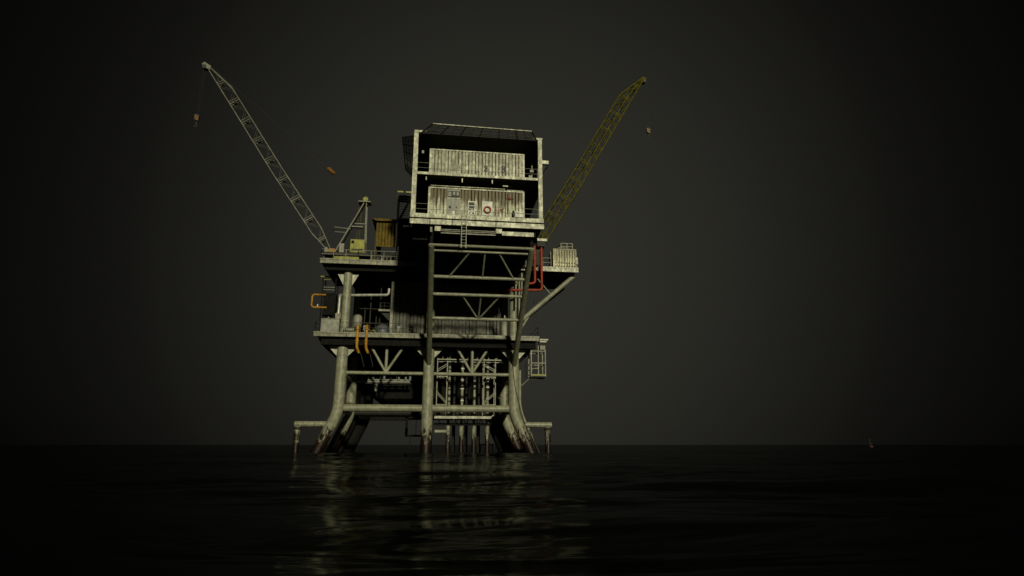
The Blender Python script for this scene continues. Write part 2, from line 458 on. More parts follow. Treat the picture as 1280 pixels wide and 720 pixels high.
# underside fittings
for x in (-.54, 5.14):
    MB().box(x, x + .56, 51.2, 51.6, 20.03, 20.55).build('hanger_box', 'module', acc)
MB().box(-.95, -.76, 51.35, 51.6, 19.95, 20.6).build('hanger_box', 'fascia', acc)
MB().box(5.74, 8.73, 51.18, 51.3, 19.84, 20.24).build('lower_beam', 'module', acc)
for z0, z1 in ((19.8, 19.9), (20.02, 20.08), (20.17, 20.23)):
    MB().box(.04, 5.12, 51.22, 51.3, z0, z1).build('vent_slat', 'fascia', acc)
MB().box(.0, 9.0, 51.5, 51.6, 19.9, 20.74).build('vent_backing', 'black', acc)
for x, z in ((-1.55, 25.1), (1.85, 25.05), (4.72, 25.1)):
    MB().box(x, x + .09, 51.25, 51.34, z, z + .42).build('pipe_hanger', 'module', acc)
MB().box(5.85, 6.35, 51.8, 51.9, 25.1, 25.22).build('lamp_housing', 'module', acc)
MB().box(6.4, 6.75, 52.2, 52.25, 25.28, 25.33).build('lamp_housing', 'module', acc)
# small side platform on the right
MB().box(XB + .02, XB + .98, 53, 54.2, 28.4, 28.78).build('side_platform', 'module', acc)
MB().prism([(XB, 53.2, 28.38), (XB + .9, 53.2, 28.38), (XB, 53.2, 26.9)], (0, .8, 0)).build('platform_bracket', 'girder', acc)
# clutter inside the right end of the upper storey
b = MB().tube([(8.85, 52.6, 26.4), (8.85, 52.6, 27.9)], .07, 8).box(8.6, 8.95, 52.2, 52.6, 27.0, 27.25).box(8.5, 8.8, 52.4, 52.6, 26.4, 26.75)
b.build('wall_fitting', 'grey', acc)
b = MB().box(8.3, 9.1, 52.6, 52.9, 25.8, 26.35); b.build('equipment_locker', 'grey', acc)
MB().box(-2.05, -1.85, 52.2, 52.4, 28.35, 28.65).build('wall_fitting', 'grey', acc)
# helideck safety nets: tilted framed mesh panels on the front and the left
def net_panel(a, b, c, d, nu, nv, name='safety_net'):
    """a-b lower edge, d-c outer upper edge"""
    a, b, c, d = map(Vector, (a, b, c, d))
    m = MB()
    for i in range(nu + 1):
        t = i / nu
        m.bar(a.lerp(b, t), d.lerp(c, t), .1 if i % 2 == 0 else .05)
    for j in range(nv + 1):
        t = j / nv
        if j < nv: m.bar(a.lerp(d, t), b.lerp(c, t), .045)
    no = m.build(name, 'net', acc)
    MB().bar(d, c, .085, .07).build('net_rim', 'module', no)
    # fine wire backing sheet made of close wires
    w = MB()
    for i in range(nu * 6 + 1):
        t = i / (nu * 6)
        w.bar(a.lerp(b, t), d.lerp(c, t), .026)
    for j in range(nv * 6 + 1):
        t = j / (nv * 6)
        w.bar(a.lerp(d, t), b.lerp(c, t), .022)
    w.build('wire_mesh', 'net', no)
net_panel((XA + .65, Y0 - .05, 29.82), (XB - .6, Y0 - .05, 29.82), (8.5, 50.3, 30.4), (-1.07, 50.2, 30.45), 12, 3)
net_panel((XA - .02, 51.2, 29.6), (XA - .02, 61.2, 29.6), (-4.08, 60.2, 30.42), (-4.06, 53.0, 30.35), 10, 4)
# helideck plate
MB().prism([(XA + .4, Y0 + .3, 30.09), (XB - .4, Y0 + .3, 30.09), (XB, 53, 30.09), (XB, 61, 30.09), (XB - 2, YK, 30.09), (XA + 2, YK, 30.09), (XA, 61, 30.09), (XA, 53, 30.09)], (0, 0, .12)).build('helideck', 'girder', acc)

# ladder hanging at the front of the block
b = MB()
for x in (1.92, 2.36): b.box(x - .03, x + .03, Y0 - .22, Y0 - .15, 18.3, 21.9)
for z in np.arange(18.5, 21.8, .3): b.box(1.95, 2.33, Y0 - .2, Y0 - .17, z, z + .03)
for x in (1.92, 2.36): b.box(x - .02, x + .02, Y0 - .16, Y0 - .02, 21.3, 21.36)
tag(b.build('ladder', 'steel'), 'thin pale steel ladder hanging below the lower edge of the living block', 'ladder')

# ------------------------------------------------------------------ containers
def container(name, label, cat, x0, x1, y0, y1, z0, z1, mat, frame_mat, group=None, jit=.3, post=.2, ends=True):
    t = thing(name, label, cat, ((x0 + x1) / 2, (y0 + y1) / 2, z0), group)
    f = MB()
    for x in (x0, x1 - post):
        for y in (y0, y1 - .16): f.box(x, x + post, y, y + .16, z0 + .14, z1 - .121)
    for y in (y0, y1 - .14):
        f.box(x0, x1, y, y + .14, z0, z0 + .139); f.box(x0, x1, y - .012, y + .14, z1 - .12, z1)
    for x in (x0, x1 - .14):
        f.box(x, x + .14, y0 + .141, y1 - .141, z0, z0 + .13); f.box(x, x + .14, y0 + .141, y1 - .141, z1 - .11, z1 - .002)
    f.build('frame', frame_mat, t)
    MB().corrugated((x0 + post, y0 + .035), (1, 0), x1 - x0 - 2 * post, z0 + .14, z1 - .12, jit=jit).build('front_wall', mat, t)
    if ends:
        MB().corrugated((x0 + .03, y1 - .16), (0, -1), y1 - y0 - .32, z0 + .13, z1 - .11, jit=jit).build('end_wall', mat, t)
        MB().corrugated((x1 - .03, y0 + .16), (0, 1), y1 - y0 - .32, z0 + .13, z1 - .11, jit=jit).build('end_wall', mat, t)
    MB().box(x0 + .14, x1 - .14, y0 + .14, y1 - .14, z1 - .09, z1 - .03).build('roof_panel', mat, t)
    return t

CF = 51.9
uc = container('container', 'dirty white container with two black stencil marks on the upper storey', 'container', -1.29, 8.0, CF, 54.4, 25.79, 28.74, 'white_clad', 'module', 'containers in the living block')
MB().box(.78, 1.72, CF + .005, CF + .034, 25.95, 27.15).build('vent_plate', 'white_clad', uc)
b = MB()
for z in (26.55, 26.8, 27.04): b.box(.8, 1.7, CF - .005, CF + .004, z, z + .02)
b.build('louvre', 'girder', uc)
def stencil(x, z, parent, s=1.0):
    y = CF + .012
    m = MB().box(x, x + .36 * s, y, y + .02, z + .56 * s, z + .66 * s).box(x + .24 * s, x + .36 * s, y + .001, y + .02, z + .12 * s, z + .555 * s)
    m.prism([(x + .0, y, z + .14 * s), (x + .1 * s, y, z + .1 * s), (x + .26 * s, y, z + .4 * s), (x + .18 * s, y, z + .46 * s)], (0, .018, 0))
    m.box(x + .02, x + .3 * s, y + .003, y + .02, z, z + .09 * s)
    m.box(x + .03, x + .17 * s, y + .003, y + .02, z + .42 * s, z + .52 * s)
    return m.build('stencil_mark', 'mark', parent)
stencil(4.0, 26.6, uc); stencil(5.68, 26.6, uc, 1.1)
b = MB()
for i in range(26):
    b.box(-.9 + i * .33, -.78 + i * .33, CF + .02, CF + .028, 26.42, 26.47)
b.build('lashing_hole', 'mark', uc)

lc = container('container', 'rust streaked white container with door and lifebuoy on the lower storey', 'container', -1.27, 7.98, CF, 54.4, 21.6, 24.72, 'rusty_clad', 'module', 'containers in the living block')
d = MB().box(.52, 1.75, CF - .012, CF + .033, 21.75, 24.55).build('door', 'grey', lc)
MB().box(.56, 1.72, CF - .02, CF - .0125, 23.72, 24.38).build('window', 'glass', d)
b = MB()
for x0, x1 in ((.62, .92), (1.05, 1.28), (1.4, 1.62)): b.box(x0, x1, CF - .026, CF - .021, 23.82 if x0 < 1 else 23.95, 24.3)
b.build('window_blind', 'grey', d)
MB().box(.54, 1.73, CF - .03, CF - .0125, 23.58, 23.68).build('door_rail', 'module', d)
MB().tube([(.82, CF - .05, 22.72), (.82, CF - .013, 22.72)], .13, 12).build('handle', 'mark', d)
MB().tube([(1.43, CF - .05, 22.72), (1.43, CF - .013, 22.72)], .08, 12).build('lock', 'mark', d)
MB().box(1.0, 1.3, CF - .03, CF - .013, 22.0, 22.35).build('kick_plate', 'pale', d)
MB().box(2.52, 3.2, CF + .005, CF + .03, 22.05, 23.45).build('sign_board', 'pale', lc)
b = MB().box(2.58, 3.14, CF - .004, CF + .004, 23.02, 23.32).box(2.62, 3.14, CF - .005, CF + .004, 22.72, 22.95).box(2.58, 2.8, CF - .003, CF + .004, 22.54, 22.68).box(2.86, 2.94, CF - .003, CF + .004, 22.54, 22.70).box(3.0, 3.1, CF - .003, CF + .004, 22.5, 22.70)
b.box(2.66, 2.76, CF - .003, CF + .004, 22.12, 22.32).box(2.95, 3.12, CF - .003, CF + .004, 22.12, 22.3)
b.build('black_lettering', 'mark', lc)
MB().box(3.86, 4.86, CF + .0, CF + .03, 22.05, 23.5).build('white_board', 'pale', lc)
b = MB()
x = 5.2
for dx, z, w, h in ((0, 22.62, .16, .07), (.24, 22.42, .05, .35), (.36, 22.72, .16, .06), (.36, 22.5, .05, .28), (.5, 22.5, .05, .28), (.38, 22.58, .13, .05), (.62, 22.75, .05, .06), (.68, 22.45, .05, .2), (.8, 22.45, .16, .06), (-.1, 22.9, .1, .05), (.3, 22.95, .2, .05)):
    b.box(x + dx, x + dx + w, CF + .003, CF + .03, z, z + h)
b.build('red_lettering', 'redmark', lc)
MB().box(7.05, 7.78, CF - .06, CF + .02, 22.02, 22.62).build('white_box', 'pale', lc)
b = MB().tube([(6.58, CF - .07, 23.92), (6.58, CF + .02, 23.92)], .12, 10).tube([(6.2, CF - .07, 23.9), (6.9, CF - .07, 23.9)], .035, 6); b.build('valve', 'redmark', lc)
MB().box(6.3, 6.4, CF - .03, CF + .03, 22.3, 24.4).build('drain_pipe', 'girder', lc)
# roof clutter rail
MB().tube([(-1.1, 52.1, 24.95), (6.1, 52.1, 24.95)], .05, 8).tube([(6.3, 52.2, 24.9), (7.9, 52.2, 24.9)], .06, 8).build('roof_conduit', 'module', lc)

# lifebuoy and extinguisher, hung in front of the container
b = MB().torus((4.38, CF - .1, 22.62), .30, .075)
lb = tag(b.build('lifebuoy', 'redmark'), 'round red lifebuoy hanging on the rust streaked container wall', 'lifebuoy')
b = MB().tube([(6.88, CF - .14, 22.0), (6.88, CF - .14, 22.06), (6.88, CF - .14, 22.5), (6.88, CF - .14, 22.58)], [.1, .12, .12, .06], 12)
fe = tag(b.build('extinguisher_bottle', 'mark'), 'black upright bottle standing beside the white box on the container', 'fire extinguisher')
MB().tube([(6.88, CF - .14, 22.58), (6.88, CF - .14, 22.72)], .03, 8).tube([(6.88, CF - .14, 22.68), (7.0, CF - .2, 22.6)], .02, 6).build('valve_head', 'mark', fe)

# cream container on the right arm of the main deck
rc = container('container', 'cream corrugated container with rust runs on the right deck arm', 'container', 13.2, 16.0, 64.05, 66.5, ZU, 23.24, 'cream_clad', 'cream_clad', jit=.4, post=.14)
b = MB()
for i in range(8):
    for z in (21.05, 21.45): b.box(13.42 + i * .32, 13.55 + i * .32, 64.055, 64.07, z, z + .13)
b.build('lashing_hole', 'mark', rc)
b = MB()
for x in (14.22, 14.95, 15.6): b.bar((x, 64.3, 23.2), (x, 64.3, 24.05), .09); b.bar((x, 65.9, 23.2), (x, 65.9, 24.05), .07)
for y in (64.3, 65.9):
    for z in (23.65, 24.03): b.bar((14.2, y, z), (15.64, y, z), .07)
for x in (14.22, 15.6): b.bar((x, 64.3, 24.0), (x, 65.9, 24.0), .06)
b.build('roof_rail', 'fascia', rc)
MB().tube([(16.13, 64.5, 21.55), (16.13, 64.5, 22.35)], .15, 12).build('gas_bottle', 'pale', rc)
MB().bar((12.85, 63.7, ZU), (12.85, 63.7, 22.75), .07).build('mast_post', 'fascia', up)

# ================================================================== MACHINERY HOUSE (dark cladding, on the lower deck)
mh = thing('machinery_house', 'large dark corrugated machinery house on the lower deck under the living block', 'machinery house', (.9, 69, ZL))
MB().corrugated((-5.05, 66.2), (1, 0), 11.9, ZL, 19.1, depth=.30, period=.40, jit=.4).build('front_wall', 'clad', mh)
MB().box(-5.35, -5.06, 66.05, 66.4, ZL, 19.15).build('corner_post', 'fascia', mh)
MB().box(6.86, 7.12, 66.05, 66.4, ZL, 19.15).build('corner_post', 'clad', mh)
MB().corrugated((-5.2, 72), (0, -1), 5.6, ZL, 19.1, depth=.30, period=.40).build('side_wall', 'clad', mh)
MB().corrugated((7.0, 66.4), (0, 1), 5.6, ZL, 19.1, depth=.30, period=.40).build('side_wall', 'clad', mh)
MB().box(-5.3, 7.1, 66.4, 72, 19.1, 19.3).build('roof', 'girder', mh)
for x, z in ((-4.75, 13.7), (-3.2, 13.55), (2.75, 13.45)):
    MB().box(x, x + .45, 66.1, 66.19, z, z + .3).build('vent_hood', 'mark', mh)
for x in (-.9, 4.6):
    dd = MB().box(x, x + .95, 66.12, 66.19, ZL + .05, ZL + 2.05).build('door', 'clad', mh)
    MB().tube([(x + .8, 66.06, ZL + 1.0), (x + .8, 66.12, ZL + 1.0)], .05, 8).build('handle', 'mark', dd)
# wall of equipment further back on the lower deck
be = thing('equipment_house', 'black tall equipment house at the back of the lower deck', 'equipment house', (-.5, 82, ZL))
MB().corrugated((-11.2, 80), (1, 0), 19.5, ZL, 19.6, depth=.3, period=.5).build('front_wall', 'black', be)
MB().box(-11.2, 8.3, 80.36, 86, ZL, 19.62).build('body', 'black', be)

# ------------------------------------------------------------------ lower deck equipment
t = thing('generator_box', 'square grey steel box with exhaust stub at the left end of lower deck', 'generator', (-11.45, 64.6, ZL))
MB().box(-12.45, -10.55, 63.95, 65.0, ZL, 14.06).build('casing', 'grey', t)
MB().box(-12.5, -10.5, 63.9, 65.05, 14.065, 14.13).build('lid', 'fascia', t)
MB().box(-11.02, -10.45, 63.92, 64.5, 14.14, 14.72).build('exhaust_box', 'fascia', t)
MB().tube([(-11.8, 64.4, 14.13), (-11.8, 64.4, 14.4)], .09, 8).build('filler_neck', 'fascia', t)
p = MB().tube([(-10.75, 64.25, 14.72), (-10.75, 64.25, 16.85), (-10.6, 65.95, 17.25), (-5.62, 65.95, 17.45), (-5.62, 65.95, 18.2)], .17, 14, bend=.4)
po = tag(p.build('exhaust_pipe', 'galv'), 'shiny silver exhaust pipe running right from the grey box behind the column', 'pipe')
MB().tube([(-10.75, 64.25, 14.73), (-10.75, 64.25, 14.86)], .26, 14).build('flange', 'galv', po)
# yellow hoops and dark access tower at the left
t = thing('access_tower', 'small black access tower with yellow top rail at the left platform edge', 'access tower', (-12.4, 66.2, ZL))
b = MB()
for x in (-12.95, -11.55):
    for y in (65.8, 67.2): b.bar((x, y, ZL), (x, y, 19.2), .12)
b.box(-13.0, -11.5, 65.8, 67.2, 17.3, 17.42)
b.build('tower_frame', 'black', t)
MB().box(-12.7, -11.4, 65.7, 67.1, 14.9, 17.25).build('control_cabinet', 'black', t)
b = MB().bar((-13.25, 65.75, 19.3), (-12.2, 65.75, 19.3), .2, .16).bar((-12.9, 65.75, 19.0), (-12.1, 65.75, 19.0), .05)
b.build('top_rail', 'yellow', t)
b = MB().bar((-12.85, 65.78, 18.1), (-11.6, 65.78, 18.1), .05).bar((-12.85, 65.78, 17.8), (-11.6, 65.78, 17.8), .05)
b.build('handrail', 'grey', t)
p = MB().tube([(-12.5, 65.6, 17.15), (-13.95, 65.6, 17.15), (-13.95, 65.6, 15.7), (-12.3, 65.6, 15.7)], .11, 10, bend=.3)
tag(p.build('hoop_pipe', 'ochre'), 'orange yellow pipe hoop sticking out at the left platform edge', 'pipe')
MB().tube([(-13.3, 65.6, 15.8), (-13.3, 65.6, 16.05)], .08, 8).build('vent_stub', 'pale', bpy.data.objects['hoop_pipe'])
# two yellow hose pipes over the deck edge
for i, x in enumerate((-8.45, -7.5)):
    p = MB().tube([(x - .02, 63.9, 13.3), (x, 63.25, 13.35), (x + .02, 63.25, 10.9), (x + .25, 63.5, 10.4)], .15, 12, bend=.3)
    o = p.build('hose_pipe', 'ochre')
    tag(o, ('orange yellow pipe hooked over the lower deck edge, nearer the left column', 'orange yellow pipe hooked over the lower deck edge, farther from the left column')[i], 'pipe', 'hooked yellow pipes on the lower deck edge')
    for z in (11.55, 12.85): MB().tube([(x + .01, 63.25, z), (x + .01, 63.25, z + .1)], .23, 12).build('flange', 'ochre', o)
    MB().tube([(x + .25, 63.5, 10.45), (x + .5, 63.6, 10.2), (x + .8, 64.0, 9.0)], .06, 8, bend=.2).build('hose', 'girder', o)
# tanks
t = MB().tube([(-8.85, 65.8, 13.5), (-8.85, 65.8, 13.7), (-8.85, 65.8, 14.75), (-8.85, 65.8, 14.95), (-8.85, 65.8, 15.05)], [.3, .48, .48, .36, .1], 16).build('vessel_shell', 'grey')
t.name = 'pressure_vessel'
tag(t, 'small upright grey pressure vessel right of the left column', 'tank')
b = MB()
for a in (30, 150, 270): b.bar((-8.85 + .38 * math.cos(rad(a)), 65.8 + .38 * math.sin(rad(a)), ZL), (-8.85 + .38 * math.cos(rad(a)), 65.8 + .38 * math.sin(rad(a)), 13.7), .08)
b.build('stand', 'girder', t)
t = MB().tube([(-5.95, 64.5, 12.68), (-5.95, 64.5, 13.2), (-5.95, 64.5, 13.55), (-5.95, 64.5, 13.72), (-5.95, 64.5, 13.76)], [.78, .78, .62, .3, .05], 20).build('domed_tank', 'blue_grey')
tag(t, 'low blue grey domed tank at the foot of the dark machinery house', 'tank')
MB().tube([(-5.95, 64.5, 12.6), (-5.95, 64.5, 12.68)], .84, 20).build('skirt', 'girder', t)
t = MB().tube([(7.75, 66.2, ZL), (7.75, 66.2, 14.5), (7.75, 66.2, 14.7)], [.42, .42, .3], 16).build('upright_tank', 'steel')
tag(t, 'pale upright tank beside the right column on the lower deck', 'tank')
b = MB().tube([(7.75, 66.2, 14.7), (7.75, 66.2, 15.3), (7.75, 66.2, 15.5)], .08, 8); b.build('outlet_pipe', 'galv', t)
t = thing('pump', 'small dull grey pump on the lower deck beside the left column', 'pump', (-9.3, 63.95, ZL))
MB().tube([(-9.7, 63.95, 12.95), (-9.1, 63.95, 12.95)], .2, 12).build('motor', 'grey', t)
MB().box(-9.75, -8.85, 63.8, 64.1, ZL, 12.74).build('base', 'girder', t)
MB().tube([(-9.05, 63.95, 12.95), (-8.9, 63.95, 12.95)], .3, 12).build('casing', 'grey', t)
t = thing('valve', 'yellow valve with handwheel on the lower deck near the domed tank', 'valve', (-6.9, 63.95, ZL))
MB().tube([(-7.1, 63.95, ZL), (-7.1, 63.95, 12.9), (-6.7, 63.95, 12.9), (-6.7, 63.95, ZL)], .07, 8, bend=.12).build('body', 'yellow', t)
MB().torus((-6.9, 63.95, 13.08), .14, .025, axis='z').build('handwheel', 'yellow', t)
# pipe manifold and small plant between the column and the machinery house
t = thing('pipe_manifold', 'dim manifold of thin grey pipes standing between left column and machinery house', 'pipe manifold', (-7.3, 67.2, ZL))
for x, z1 in ((-8.3, 16.2), (-7.7, 17.9), (-7.0, 15.2), (-6.6, 18.6)):
    MB().tube([(x, 67.2, ZL), (x, 67.2, z1), (x, 69.5, z1 + .1)], .09, 8, bend=.3).build('pipe', 'girder', t)
    MB().tube([(x, 67.2, 13.5), (x, 67.2, 13.62)], .16, 10).build('flange', 'blue_grey', t)
for z in (14.3, 16.0):
    MB().tube([(-8.9, 67.0, z), (-6.2, 67.0, z)], .07, 8).build('header_pipe', 'girder', t)
for i, (x, lab) in enumerate(((-10.05, 'small grey junction box on the lower deck edge just right of the left column foot'), (-7.95, 'small grey junction box between the two hooked yellow pipes'), (-4.35, 'small grey junction box in front of the dark machinery house corner'))):
    o = MB().box(x, x + .3, 63.85, 64.0, ZL + .35, ZL + .85).box(x + .12, x + .18, 63.9, 63.96, ZL, ZL + .35).build('junction_box', 'grey')
    tag(o, lab, 'junction box', 'junction boxes along the lower deck edge')
t = thing('hanging_pipe_run', 'dim horizontal pipe run under the main deck behind the crossbars', 'pipe run', (4, 64.6, 17.5))
for z, xa, xb in ((17.75, 2.5, 8.1), (18.1, 1.0, 7.6), (17.35, 5.0, 8.1)):
    MB().tube([(xa, 64.6, z + .9), (xa, 64.6, z), (xb, 64.6, z)], .09, 8, bend=.25).build('pipe', 'blue_grey', t)
for x in (5.6, 7.0): MB().torus((x, 64.45, 17.75), .22, .035).build('handwheel', 'redmark', t)
# little wall platform on the machinery house
t = thing('wall_platform', 'small railed platform on the left wall of the dark machinery house', 'platform', (-5.9, 66.2, 15.4))
MB().box(-6.65, -5.36, 65.7, 66.9, 15.5, 15.72).build('grating', 'fascia', t)
MB().railing([(-6.6, 66.9, 15.72), (-6.6, 65.75, 15.72), (-5.4, 65.75, 15.72)], h=.75, step=.6, r=.02, kick=False).build('railing', 'girder', t)
MB().prism([(-5.36, 66.1, 15.5), (-6.5, 66.1, 15.5), (-5.36, 66.1, 14.4)], (0, .1, 0)).build('bracket', 'girder', t)

# thin pipes by the right strut
for i, (x, y, z0, z1) in enumerate(((8.75, 63.9, 15.9, 18.6), (9.15, 64.0, 12.7, 19.2), (9.45, 64.0, 16.8, 20.1))):
    p = MB().tube([(x, y, z0), (x + .02, y, z1), (x + .3, y + .5, z1 + .4)], .11, 10, bend=.25)
    o = p.build('riser_pipe', 'steel')
    tag(o, ('short thin pale riser pipe behind the right strut, lowest topped of three', 'longest thin pale riser pipe beside the right strut', 'thin pale riser pipe nearest the red pipes by the right strut')[i], 'pipe', 'thin riser pipes at the right strut')
# ------------------------------------------------------------------ red pipes on the right
p = MB().tube([(10.78, 62.7, 23.2), (10.78, 62.7, 18.55), (9.95, 62.7, 18.45)], .15, 12, bend=.35).build('red_pipe', 'red')
tag(p, 'thicker red fire pipe with coupling left of its twin, bending inwards higher up', 'pipe', 'red pipes beside the right strut')
for z in (20.0, 21.0, 21.25, 21.9): MB().tube([(10.78, 62.7, z), (10.78, 62.7, z + .12)], .22, 12).build('coupling', 'red', p)
p = MB().tube([(11.55, 62.65, 23.1), (11.55, 62.65, 17.75), (7.0, 62.65, 17.6)], .14, 12, bend=.35).build('red_pipe', 'red')
tag(p, 'right hand red fire pipe, straight and longer, bending inwards below its twin', 'pipe', 'red pipes beside the right strut')
for z in (18.3, 22.8): MB().tube([(11.55, 62.65, z), (11.55, 62.65, z + .1)], .19, 12).build('coupling', 'red', p)
for x in (7.4, 8.2): MB().tube([(x, 62.65, 17.6 + (x - 7) * .033), (x + .12, 62.65, 17.605 + (x - 7) * .033)], .26, 12).build('coupling', 'red', p)
t = thing('monitor_platform', 'small white topped platform above the two red pipes', 'platform', (11.5, 62.8, 23.0))
MB().box(10.95, 12.15, 62.2, 63.6, 23.46, 23.76).build('platform_top', 'module', t)
MB().prism([(11.0, 62.3, 23.44), (12.05, 62.3, 23.44), (11.9, 62.3, 22.85), (11.0, 62.3, 22.85)], (0, 1.1, 0)).build('platform_underside', 'girder', t)
MB().box(10.9, 11.3, 62.9, 63.4, ZU, 22.86).build('pedestal', 'girder', t)

# ------------------------------------------------------------------ tan shed and stair tower on the main deck (left)
t = thing('equipment_shed', 'tan corrugated shed on posts with flat roof on the left main deck', 'shed', (-6.3, 68, ZU))
MB().corrugated((-7.55, 66.5), (1, 0), 2.9, 23.6, 26.5, depth=.3, period=.38, jit=.4).build('front_wall', 'tan_clad', t)
MB().corrugated((-7.55, 70), (0, -1), 3.4, 23.6, 26.5, depth=.3, period=.38).build('side_wall', 'tan_clad', t)
MB().prism([(-8.1, 66.1, 26.8), (-4.6, 66.1, 26.8), (-4.6, 66.1, 26.55), (-7.6, 66.1, 26.52)], (0, 4.2, 0)).build('roof', 'tan_clad', t)
for x in (-7.6, -4.8):
    MB().box(x, x + .12, 66.48, 66.6, ZU, 23.58).build('post', 'tan_clad', t)
    MB().box(x, x + .12, 69.8, 69.92, ZU, 26.5).build('post', 'tan_clad', t)
MB().box(-7.5, -4.9, 66.45, 66.56, 23.42, 23.58).build('sill_beam', 'tan_clad', t)
t = thing('compressor_skid', 'dark low compressor skid under the tan shed', 'compressor', (-6.3, 68, ZU))
MB().box(-7.2, -5.0, 67, 69, ZU, 22.0).build('body', 'black', t)
MB().tube([(-6.9, 67.2, 22.3), (-5.3, 67.2, 22.3)], .32, 12).build('receiver', 'girder', t)
for i, (x, h, r) in enumerate(((-7.55, .5, .06), (-6.9, .45, .06), (-6.45, .55, .13), (-5.9, .5, .06), (-5.45, .45, .07))):
    o = MB().tube([(x, 64.0, ZU), (x, 64.0, ZU + h), (x, 64.0, ZU + h + .08)], [r, r, r * 1.5], 10).build('deck_vent', 'galv' if i == 2 else 'fascia')
    tag(o, ('thin upright vent stub at the left end of the row under the shed', 'thin vent stub left of the thick silver one by the shed', 'thick silver vent stub in the row at the deck edge by the shed',
            'thin vent stub right of the thick silver one by the shed', 'last vent stub of the row beside the dark stair tower')[i], 'vent', 'vent stubs at the main deck edge')
t = thing('stair_tower', 'dark slatted stair tower with yellow top rails beside the living block', 'stair tower', (-4.2, 64.8, ZU))
b = MB()
for x in (-5.0, -3.55):
    for y in (64.0, 65.9): b.box(x - .06, x + .06, y - .06, y + .06, ZU, 29.3)
for z in (23.4, 26.0, 28.9): b.box(-5.05, -3.5, 63.94, 65.96, z, z + .1)
b.build('tower_frame', 'girder', t)
b = MB()
for i in range(30):
    z = ZU + .25 + i * .27
    if z < 28.8: b.box(-4.93, -3.62, 64.02, 64.06, z, z + (.1 if z < 23.2 else .06))
b.build('louvre', 'girder', t)
b = MB()
for k, (za, zb, flip) in enumerate(((ZU, 23.4, 0), (23.4, 26.0, 1), (26.0, 28.9, 0))):
    n = 10
    for i in range(n):
        xx = -4.9 + 1.2 * (i / n if not flip else 1 - i / n)
        b.box(xx, xx + .2, 64.6, 65.4, za + (zb - za) * (i + 1) / n - .04, za + (zb - za) * (i + 1) / n)
    b.bar((-4.9 if not flip else -3.6, 64.55, za), (-3.6 if not flip else -4.9, 64.55, zb), .06, .2)
b.build('stairs', 'girder', t)
MB().box(-5.1, -4.45, 63.95, 64.1, 29.32, 29.5).box(-4.15, -3.5, 63.95, 64.1, 29.32, 29.5).build('top_rail', 'yellow', t)
# tall dark plant house behind, under the living block
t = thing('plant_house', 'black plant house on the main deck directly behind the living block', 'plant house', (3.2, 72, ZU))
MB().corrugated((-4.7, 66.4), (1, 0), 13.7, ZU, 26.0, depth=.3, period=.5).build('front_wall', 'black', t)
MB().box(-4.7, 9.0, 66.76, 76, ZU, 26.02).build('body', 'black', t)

# ------------------------------------------------------------------ conductors and scaffold towers under the deck
CY = 67.4
tints = ('grey riser with a side branch near the water, first from the middle leg',
         'grey rust footed riser pipe second from the middle leg',
         'grey rust footed riser pipe under the tip of the right V brace',
         'grey rust footed riser pipe inside the right scaffold tower')
for i, x in enumerate((1.58, 3.05, 4.45, 5.95)):
    o = MB().tube([(x, CY, 11.2), (x, CY, 3.1)], .155, 12).tube([(x, CY, 3.1), (x, CY, -2.2)], .25, 14).build('riser', 'leg')
    tag(o, tints[i], 'riser pipe', 'risers under the lower deck')
    for z in (10.0, 9.2, 7.9, 6.9, 5.6): MB().tube([(x, CY, z + .1 * i), (x, CY, z + .1 * i + .14)], .21, 12).build('collar', 'pale' if i % 2 else 'girder', o)
    for z in (9.6, 8.4, 7.2, 6.1): MB().tube([(x, CY, z - .12 * i), (x, CY, z - .12 * i + .34)], .17, 12).build('dark_band', 'girder', o)  # dark bands spaced along the riser
    if i == 0:
        MB().tube([(.1, CY, 2.35), (1.35, CY, 2.35)], .2, 12).build('branch', 'steel', o)
# dark shorter risers in the row behind
for i, x in enumerate((2.3, 3.75, 5.2)):
    o = MB().tube([(x, 70.6, 11.2), (x, 70.6, -2)], .2, 12).build('riser', 'girder')
    tag(o, ('dark riser in the back row, the one nearest the middle leg', 'dark riser in the middle of the back row of risers', 'dark riser in the back row, the one nearest the right leg')[i], 'riser pipe', 'dark risers behind')
for i, (xa, xb) in enumerate(((.18, 1.3), (5.45, 6.75))):
    t = thing('scaffold_tower', ('slim pale scaffold tower just right of the middle leg', 'slim pale scaffold tower just left of the right leg')[i], 'scaffold', ((xa + xb) / 2, 67, 4))
    fr = MB()
    for x in (xa, xb):
        for y in (66.5, 68.0): fr.bar((x, y, 4.0), (x, y, 10.6), .09)
    fr.build('frame', 'steel', t)
    for z0, z1 in ((5.3, 6.5), (7.7, 8.4), (8.9, 9.6)):
        for dz in (0, .22):
            MB().bar((xa, 66.5, (z1 if (z0 < 8.8) != bool(i) else z0) + dz), (xb, 66.5, (z0 if (z0 < 8.8) != bool(i) else z1) + dz), .06).build('diagonal', 'steel', t)
    ld = MB()
    for z in (5.25, 8.35, 8.62): ld.bar((xa, 66.5, z), (xb, 66.5, z), .08)
    ld.build('ledger', 'steel', t)
t = thing('guide_frame', 'thin pale guide frame across the riser tops under the deck', 'guide frame', (3.9, 66.4, 10))
b = MB().box(.1, 7.6, 66.3, 66.42, 10.2, 10.32)
b.build('rail', 'steel', t)
b = MB()
for k in range(9): b.bar((.3 + k * .9, 66.6, 10.02), (.8 + k * .9, 66.6, 10.02), .09)
b.bar((.1, 66.62, 10.06), (7.6, 66.62, 10.06), .03)
b.build('lower_rail', 'grey', t)
b = MB()
for x, lean in ((.75, 0), (1.5, .3), (2.35, 0), (3.6, 0), (4.6, .3), (6.0, -.35), (6.9, 0)):
    b.bar((x, 66.36, 10.3), (x + lean, 66.36, 11.1), .07)
b.build('hanger', 'grey', t)
